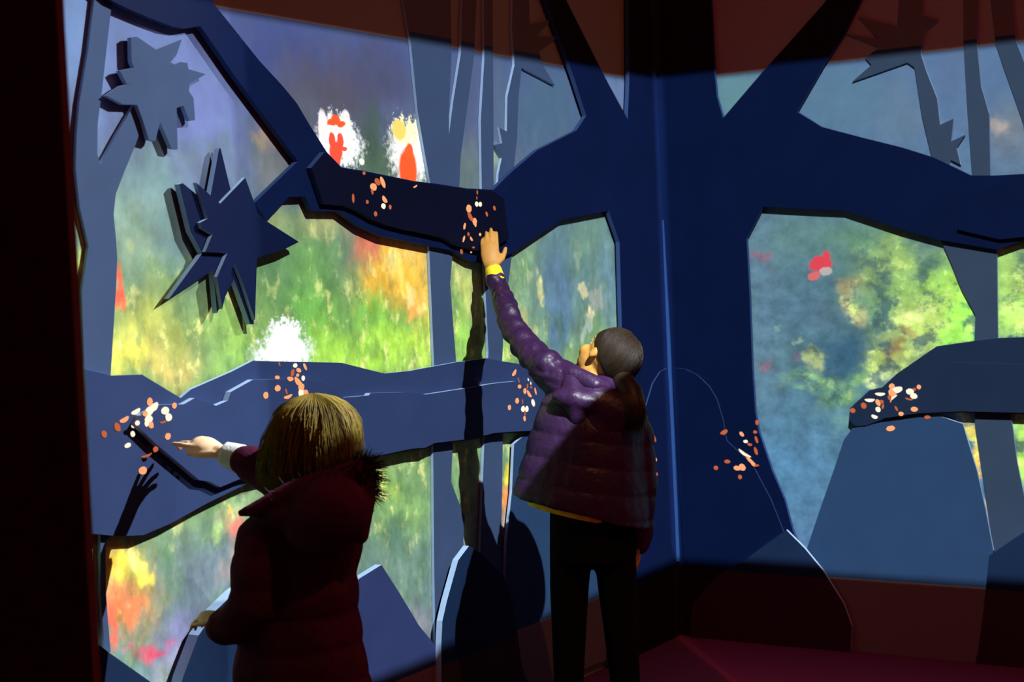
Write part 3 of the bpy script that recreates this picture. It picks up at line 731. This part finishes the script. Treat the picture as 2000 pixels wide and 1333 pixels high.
    for i in range(1500):
        t = 0.30 + 0.70 * rnd.random() ** .6
        a = t * (len(rim) - 1); j = min(int(a), len(rim) - 2)
        c = rim[j].lerp(rim[j + 1], a - j)
        if rnd.random() < .35: c = P(714, 915 + 60 * rnd.random(), 3.49)
        d = Vector((rnd.gauss(0, 1), rnd.gauss(0, 1), rnd.gauss(0.1, 1))).normalized()
        l = rnd.uniform(.018, .040) * (0.55 + .45 * t)
        sag = Vector((0.004, 0, -.008 * rnd.random()))
        c = c + d * .020
        strand(bm, [c, c + d * l * .5 + sag * .3, c + d * l + sag], .0013)
    fur = solid('fur_trim', bm, [M_FUR], hood)
    fur['label'] = 'dark shaggy fur on the hood rim'
    # hair: full bob with locks
    prof = [(769, 3), (772, 17), (778, 36), (789, 55), (804, 69), (824, 80), (850, 87), (880, 90), (908, 91), (930, 86), (948, 76), (962, 60), (972, 44)]
    bm = bmesh.new()
    n = 96
    fa = math.atan2(face.y, face.x)
    rings = []
    def hair_pt(i_ang, yy, rp, out=0.0):
        c = P(609 + (yy - 860) * -0.04, yy, D0 + .015)
        ang = i_ang
        dv = Vector((math.cos(ang), math.sin(ang), 0))
        dz = (yy - 771) / 200
        r = rp * k * (1 + (.10 * pnoise(Vector((math.cos(ang + dz * .5) * 2.6, math.sin(ang + dz * .5) * 2.6, dz * 2.2))) + .085 * pnoise(Vector((math.cos(ang + dz * .7) * 6, math.sin(ang + dz * .7) * 6, dz * 1.8 + 5)))) * min(1, .25 + dz * 2.2))
        da = abs((ang - fa + math.pi) % (2 * math.pi) - math.pi)
        if da < 0.85 and yy > 822:
            f = max(0.0, 1 - max(0, da - .55) / .3)
            r *= 1 - 0.34 * f
        # a little longer in front-to-back
        st = 1 + 0.07 * abs(math.cos(ang - fa))
        return c + dv * (r * st + out)
    L = []
    for yy, rp in prof:
        L.append([bm.verts.new(hair_pt(2 * math.pi * i / n, yy, rp)) for i in range(n)])
    for r0, r1 in zip(L, L[1:]):
        for i in range(n): bm.faces.new((r0[i], r0[(i + 1) % n], r1[(i + 1) % n], r1[i]))
    bm.faces.new(L[0]); bm.faces.new(list(reversed(L[-1])))
    for i in range(2600):
        ang = rnd.uniform(0, 2 * math.pi)
        if abs((ang - fa + math.pi) % (2 * math.pi) - math.pi) < .6 and rnd.random() < .8: continue
        lo = rnd.uniform(.0, .006) if rnd.random() < .88 else rnd.uniform(.006, .020)
        path = []
        drift = rnd.gauss(0, .38)
        end = rnd.randint(8, len(prof))
        for j, (yy, rp) in enumerate(prof[:end]):
            path.append(hair_pt(ang + drift * (j / 11) ** 1.5, yy + (6 if j == end - 1 else 0), rp, lo * (0.2 + .8 * j / 11)))
        strand(bm, path, .0013)
    h = solid('hair', bm, [M_BLOND], root)
    return root

# ---- taller girl in a purple jacket, seen from behind, left arm stretched up to the bough
def child_tall():
    D0 = 4.44
    base = P(1160, 1200, D0); base.z = 0
    root = empty('person', base)
    tag(root, 'girl in purple jacket stretching one arm up, head thrown back', 'person')
    face = (-XI * .42 + YI * .50 + FW * .78).normalized()
    upv = (XI * .75 + YI * .50 - FW * .20)
    upv = (upv - face * upv.dot(face)).normalized()
    hc = P(1187, 704, D0 + .02)
    tip = wp('L', 953, 437, 0.056)
    td = (tip - CAM).dot(FW)
    wrist = P(959, 522, td - .055)
    arm = [P(1105, 752, 4.44), P(1064, 716, 4.46), P(1031, 682, 4.53), P(1005, 645, 4.60), P(992, 611, 4.64), P(977, 571, td - .10), P(969, 548, td - .08)]
    rarm = [P(1222, 800, 4.46), P(1244, 862, 4.47), P(1254, 950, 4.46), P(1250, 1020, 4.48), P(1246, 1060, 4.50)]
    # body
    bm = bmesh.new()
    q = head(bm, hc, face, upv, 0.92)
    tube(bm, [P(1150, 790, D0), P(1160, 750, D0 + .01), hc - upv * .05 + face * .0], [.048, .043, .045])
    ring_loft(bm, [px(1150, 55, 760, D0, .06), px(1146, 75, 830, D0, .075), px(1145, 68, 940, D0, .07), px(1150, 74, 1040, D0, .085), px(1155, 60, 1090, D0, .07)])
    tube(bm, arm + [wrist], [.036, .028, .024, .022, .020, .018, .017, .018])
    tube(bm, rarm, [.030, .028, .025, .022, .019])
    hand(bm, wrist, tip - wrist, -FW + YI * .1, XI, 0.92, (0.25, 0.18, 0.2, 0.3), 0.02, (0.75, .75))
    hand(bm, rarm[-1], P(1238, 1120, 4.50) - rarm[-1], XI, -FW, 0.9, (0.5, 0.6, 0.6, 0.7))
    legs = []
    for x0, x1, x2, dd in ((1116, 1112, 1110, .0), (1199, 1210, 1228, .0)):
        hip, kn, an = P(x0, 1050, D0 + dd), P(x1, 1265, D0 + dd - .01), P(x2, 1480, D0 + dd + .02)
        an.z = .07
        legs.append((hip, kn, an))
        tube(bm, [hip, P((x0 + x1) / 2, 1190, D0 + dd), an], [.040, .030, .026])
    b = fuse('body', bm, 0.0042, 2, [M_SKIN2], root)
    eyes(q, face, b, M_EYEW, M_EYED, 0.92)
    # trousers
    bm = bmesh.new()
    ring_loft(bm, [px(1150, 76, 960, D0, .095), px(1153, 80, 1040, D0, .10), px(1157, 78, 1095, D0, .095)])
    for (hip, kn, an), x0, xa, xb in zip(legs, (1116, 1200), (1112, 1206), (1111, 1220)):
        a2 = an.copy(); a2.z = .10
        tube(bm, [hip, P(xa, 1150, D0), P((xa + xb) / 2, 1230, D0), P(xb, 1320, D0), a2], [.062, .055, .049, .043, .040])
    fuse('trousers', bm, 0.007, 3, [M_PANTS], root)
    for hip, kn, an in legs:
        bm = bmesh.new()
        f2 = Vector((-.45, .89, 0))
        tube(bm, [Vector((an.x, an.y, .10)), Vector((an.x, an.y, .05))], [.040, .040])
        tube(bm, [Vector((an.x, an.y, .038)) - f2 * .04, Vector((an.x, an.y, .034)) + f2 * .09], [.038, .034])
        fuse('shoe', bm, 0.007, 4, [M_BOOT], root)
    # shirt peeping out under the jacket
    bm = bmesh.new()
    ring_loft(bm, [px(1125, 86, 930, D0, .10, .25), px(1122, 92, 985, D0, .115, .24), px(1120, 92, 1006, D0, .115, .22)])
    fuse('shirt', bm, 0.006, 2, [M_YEL], root)['label'] = 'yellow shirt hem below the jacket'
    # jacket
    bm = bmesh.new()
    ring_loft(bm, [px(1160, 44, 735, D0, .055), px(1158, 74, 752, D0, .075), px(1150, 96, 785, D0, .095), px(1146, 108, 840, D0, .115), px(1140, 118, 900, D0, .125, .05),
                   px(1136, 128, 960, D0, .135, .18), px(1134, 134, 1000, D0, .14, .26)], 28)
    tube(bm, arm, [.060, .050, .040, .038, .034, .031, .029])
    tube(bm, [P(1185, 775, 4.44)] + rarm, [.058, .056, .050, .044, .040, .036])
    # collar
    tube(bm, [P(1098, 712, 4.46), P(1118, 730, 4.40), P(1160, 758, 4.37), P(1205, 772, 4.40)], [.016, .026, .032, .030])
    jk = fuse('jacket', bm, 0.006, 3, [M_JKT], root)
    axis = [(arm[i], arm[i + 1]) for i in range(len(arm) - 1)]
    for v in jk.data.vertices:
        co = v.co
        if (co - arm[3]).length < .42 and co.z > arm[1].z - .02 and co.x < arm[0].x:
            # creases across the sleeve
            s = min(((co - a).dot((b2 - a)) / (b2 - a).length + sum((axis[j][1] - axis[j][0]).length for j in range(i)), (co - (a + b2) / 2).length)[::-1] for i, (a, b2) in enumerate(axis))[1]
            f = math.sin(s * 2 * math.pi / 0.062 + 2.2 * pnoise(co * 9))
            co += v.normal * (0.0026 * f + 0.008 * pnoise(Vector((co.x * 16, co.y * 16, co.z * 30))) + 0.005 * pnoise(co * 42))
        else:
            f = abs(math.sin((co.z + co.x * .2) * math.pi / 0.07))
            co += v.normal * (0.005 * (f ** .5) - .003 + .005 * pnoise(co * 13))
    bm = bmesh.new()
    tube(bm, [P(971, 552, td - .078), P(962, 524, td - .058)], [.0285, .026], round_ends=False)
    fuse('cuff', bm, 0.004, 2, [M_YEL], jk)['label'] = 'knitted cuff at the wrist, yellow for projected light'  # cuff colour stands in for yellow projected light on the wrist
    # hood folded on the back
    bm = bmesh.new()
    ball(bm, P(1186, 800, 4.365), XI * .092 - YI * .02, FW * .048, YI * .066 - XI * .01)
    ball(bm, P(1165, 838, 4.36), XI * .062, FW * .036, YI * .056)
    ball(bm, P(1140, 785, 4.36), XI * .085, FW * .05, YI * .040 - XI * .03)
    tube(bm, [P(1116, 742, 4.40), P(1122, 780, 4.345), P(1128, 824, 4.345)], [.030, .034, .020])
    fuse('hood', bm, 0.006, 9, [M_JKT], root)
    # hair: smooth cap pulled back into a low bunch
    bm = bmesh.new()
    R = face.cross(upv).normalized()
    rnd = random.Random(11)
    s = .92
    def cap_pt(az, el, grow):
        # az around the crown axis measured from the back of the head, el from crown (0) down
        d = (-face * math.cos(az) + R * math.sin(az)) * math.sin(el) + upv * math.cos(el)
        sk = Vector((d.dot(R) * .073, d.dot(face) * .088, d.dot(upv) * .084)) * s
        c = hc + upv * .020 * s - face * .006 * s
        return c + R * sk.x * grow + face * sk.y * grow + upv * sk.z * grow
    n, m_ = 56, 18
    L = []
    for j in range(m_ + 1):
        row = []
        for i in range(n):
            az = 2 * math.pi * i / n
            back = 0.5 + 0.5 * math.cos(az)
            elmax = 1.22 + 1.10 * back ** .8
            el = elmax * (j + .02) / m_
            g = 1.085 + .012 * pnoise(Vector((math.cos(az) * 6, math.sin(az) * 6, el * .6))) - (.05 if j == m_ else 0)
            row.append(bm.verts.new(cap_pt(az, el, g)))
        L.append(row)
    for r0, r1 in zip(L, L[1:]):
        for i in range(n): bm.faces.new((r0[i], r0[(i + 1) % n], r1[(i + 1) % n], r1[i]))
    bm.faces.new(L[0])
    for i in range(500):
        az = rnd.uniform(-2.4, 2.4); back = 0.5 + 0.5 * math.cos(az); elmax = 1.22 + 1.10 * back ** .8
        e0 = rnd.uniform(.1, .5) * elmax; e1 = elmax * rnd.uniform(.8, 1.0)
        strand(bm, [cap_pt(az * (1 - .25 * t_), e0 + (e1 - e0) * t_, 1.095 + .01 * rnd.random()) for t_ in (0, .25, .5, .75, 1)], .0012)
    tube(bm, [P(1215, 742, 4.40), P(1232, 768, 4.36), P(1240, 800, 4.34), P(1238, 830, 4.34)], [.030, .034, .030, .014])
    for i in range(260):
        a = rnd.uniform(0, 6.28); o2 = XI * math.cos(a) * .034 + (-FW) * abs(math.sin(a)) * .034
        strand(bm, [P(1215, 742, 4.40) + o2 * .8, P(1232, 768, 4.36) + o2, P(1240, 802, 4.34) + o2 * .95, P(1238 + rnd.gauss(0, 4), 840 + rnd.gauss(0, 10), 4.34) + o2 * .5], .0013)
    solid('hair', bm, [M_BROWN], root)
    return root

child_small()
child_tall()
# ------------------------------------------------------------------ sparks of orange light on the relief
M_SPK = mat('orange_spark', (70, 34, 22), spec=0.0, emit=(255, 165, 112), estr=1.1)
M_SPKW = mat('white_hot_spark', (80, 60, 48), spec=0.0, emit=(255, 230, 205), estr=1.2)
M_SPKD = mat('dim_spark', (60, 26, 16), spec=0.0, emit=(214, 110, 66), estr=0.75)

def sparks(name, side, d, label, rows):
    T, N = WALLS[side]
    cx = sum(r[0] for r in rows) / len(rows); cy = sum(r[1] for r in rows) / len(rows)
    e = empty(name, wp(side, cx, cy, d))
    tag(e, label, 'sparks', 'bursts of orange sparks on the relief')
    for r in rows:
        x, y, a, b, ang, kind = r[:6]
        a, b = a * 1.18 + 0.4, b * 1.18 + 0.4
        dd = r[6] if len(r) > 6 else d
        c = wp(side, x, y, dd)
        k = (c - CAM).length / FPX
        bm = bmesh.new()
        n = 12
        mid = bm.verts.new((0, -0.0016, 0))
        ring = []
        for i in range(n):
            th = 2 * math.pi * i / n
            wob = 1 + 0.14 * pnoise(Vector((x * .37 + 2 * math.cos(th), y * .41 + 2 * math.sin(th), 0)))
            ex, ez = a * k * math.cos(th) * wob, b * k * math.sin(th) * wob
            # bean bend for long sparks
            ez += 0.18 * a * k * (math.cos(th) ** 2) * (1 if a > 1.6 * b else 0)
            ca, sa = math.cos(ang), math.sin(ang)
            sx = 1.25 if side == 'L' else 1.15
            ring.append(bm.verts.new(((ex * ca - ez * sa) * sx, -0.0004, ex * sa + ez * ca)))
        for i in range(n):
            bm.faces.new((mid, ring[(i + 1) % n], ring[i]))
        bm.faces.new(ring)
        bmesh.ops.recalc_face_normals(bm, faces=bm.faces)
        me = bpy.data.meshes.new('spark'); bm.to_mesh(me); bm.free()
        o = bpy.data.objects.new('spark', me); COL.objects.link(o)
        me.materials.append({'o': M_SPK, 'w': M_SPKW, 'd': M_SPKD}[kind])
        o.matrix_world = Matrix.Translation(c) @ Matrix((T, -N, Vector((0, 0, 1)))).transposed().to_4x4()
        o.parent = e; o.matrix_parent_inverse = Matrix.Translation(-e.location)

def rows(sc, ox, oy, s):
    out = []
    for q in s.split(';'):
        v = q.split()
        r = [float(v[0]) * sc + ox, float(v[1]) * sc + oy, float(v[2]) * sc, float(v[3]) * sc, math.radians(float(v[4])), v[5]]
        if len(v) > 6: r.append(float(v[6]))
        out.append(tuple(r))
    return out

# columns: x y half-width half-height turn kind (in crop units, scaled to the frame)
sparks('spark_burst', 'L', 0.0462, 'orange sparks on the navy bough below the red glowing figures', rows(0.17, 670, 330,
    '240 50 18 16 0 d;395 150 40 28 -40 d;455 155 24 58 25 o;348 208 42 34 -20 o;335 262 14 28 10 d;116 340 14 44 0 d;278 380 16 18 0 d;475 355 40 22 -50 o;463 428 28 26 0 w;540 440 17 22 0 d;373 518 20 24 0 d;830 205 30 7 25 o'))
sparks('spark_burst', 'L', 0.0462, 'orange sparks on the navy bough above the raised hand', rows(0.17, 670, 330,
    '1541 270 9 20 0 d;1536 335 6 16 0 d;1535 405 24 24 0 w;1576 408 22 22 0 w;1445 458 36 38 0 o;1460 550 62 22 -55 d;1512 605 30 34 0 o;1520 640 14 24 0 o;1650 520 14 24 20 d;1738 452 16 24 30 d;1395 660 14 34 -20 o;1440 752 14 18 0 d;1387 805 12 34 -25 o;1472 806 24 12 -50 o;1574 755 16 14 0 o;1498 905 18 7 0 d;1360 952 18 24 20 d 0.0286;1470 960 12 7 0 o 0.0286'))
sparks('spark_burst', 'L', 0.0426, 'orange and white sparks on the log by the blond child hand', rows(0.15, 180, 760,
    '750 170 32 46 0 o 0.0246;805 240 62 36 35 w;745 290 60 42 40 w;700 320 40 28 20 o;735 395 46 42 0 w;710 450 24 34 0 w;765 470 28 40 10 o;572 300 56 24 20 w 0.0246;422 405 56 24 20 o 0.0246;328 500 30 48 20 d 0.0246;155 590 28 38 15 d 0.0246;588 445 26 26 0 w;536 480 24 24 0 w 0.0246;527 588 24 32 20 w 0.0246;463 736 36 24 10 w 0.0246;950 285 46 40 0 w;995 370 38 40 0 w;1070 218 26 32 0 o;925 436 42 9 5 d;985 620 34 34 0 o;1147 750 26 36 15 d;825 788 30 30 0 d;710 875 66 11 10 d 0.0246;658 1065 46 42 0 o 0.0246'))
sparks('spark_burst', 'L', 0.0426, 'fiery sparks on the log just above the blond hair', rows(0.1425, 480, 600,
    '676 802 30 24 0 w 0.0246;812 818 16 44 25 o 0.0246;725 868 36 22 -25 o 0.0246;710 935 20 18 0 o 0.0246;640 905 22 44 -20 d 0.0246;432 966 32 20 -10 o 0.0246;610 990 44 24 -15 o;786 978 24 30 0 w;715 1030 70 30 -45 o;760 1100 42 46 0 o;758 1180 36 54 0 w;820 1170 40 28 -20 o;437 1115 40 36 0 o;274 1212 34 38 0 o;556 1160 10 34 15 d;580 1235 60 18 10 o;460 785 8 24 20 d 0.0246'))
sparks('spark_burst', 'L', 0.0426, 'orange sparks on the log beside the purple jacket', rows(0.105, 970, 700,
    '330 278 66 28 40 o 0.0246;410 410 10 46 15 d;425 530 42 30 -10 o;572 524 16 40 -10 d;640 542 22 20 0 d;588 400 14 22 20 w 0.0246;634 468 12 24 10 w;525 612 36 44 0 o;600 670 74 26 -50 o;678 830 36 62 20 w;722 615 16 60 15 o;378 795 42 44 0 o;236 918 36 40 0 o;490 945 44 46 0 w;560 945 40 46 0 w;525 1020 14 44 0 d;518 1125 26 42 10 o;482 810 10 40 0 d'))
sparks('spark_burst', 'L', 0.0332, 'small sparks on the arched boulder beside the girl sleeve', rows(0.18, 1250, 820,
    '160 208 12 34 25 d;172 437 14 14 0 o;136 472 18 12 -30 w;116 518 14 12 0 d;138 600 11 14 0 w;182 594 15 13 0 d;130 288 8 8 0 d'))
sparks('spark_burst', 'R', 0.0332, 'orange sparks along the arched boulder edge on the short wall', rows(0.18, 1250, 820,
    '915 140 34 18 30 d;1104 158 14 24 35 o 0.0282;1146 238 18 13 0 w 0.0282;1190 272 20 11 -15 d 0.0282;1250 136 16 14 0 d 0.0282;1264 218 10 32 15 d 0.0282;1258 342 12 36 15 d 0.0282;1128 372 62 11 -35 w;1190 440 62 12 -50 o;1225 485 30 10 -50 o;1260 500 26 9 0 d;948 456 24 16 0 d;824 524 18 18 0 d;1055 528 30 20 -10 o;1110 518 26 30 30 o;1085 624 15 20 0 d;1270 32 13 22 0 d 0.0282'))
sparks('spark_burst', 'R', 0.0342, 'orange and white sparks at the tip of the dark slate log', rows(0.135, 1640, 700,
    '755 410 30 34 0 o 0.0264;828 462 62 34 10 w 0.0264;765 510 40 60 10 o 0.0264;795 580 46 40 0 w 0.0264;768 625 26 26 0 o 0.0264;828 625 34 34 0 o 0.0264;730 570 24 30 0 d 0.0264;585 525 54 18 0 w 0.0264;438 612 54 18 0 w 0.0264;556 645 22 42 20 o 0.0264;608 632 20 22 0 d 0.0264;348 688 28 36 15 d 0.0264;188 758 28 28 0 d 0.0264;556 742 26 30 15 w 0.0264;502 850 34 20 -20 w 0.0264;625 700 11 30 -10 d 0.0264;1018 485 42 34 -10 w;1072 548 36 32 0 w;1146 418 22 26 0 o;1080 452 16 16 0 d;1000 596 42 8 -15 d;1080 740 36 28 0 o;888 806 26 24 0 o;820 730 10 32 25 d;1270 855 32 20 0 d 0.0224;738 1018 46 30 15 o 0.0224'))
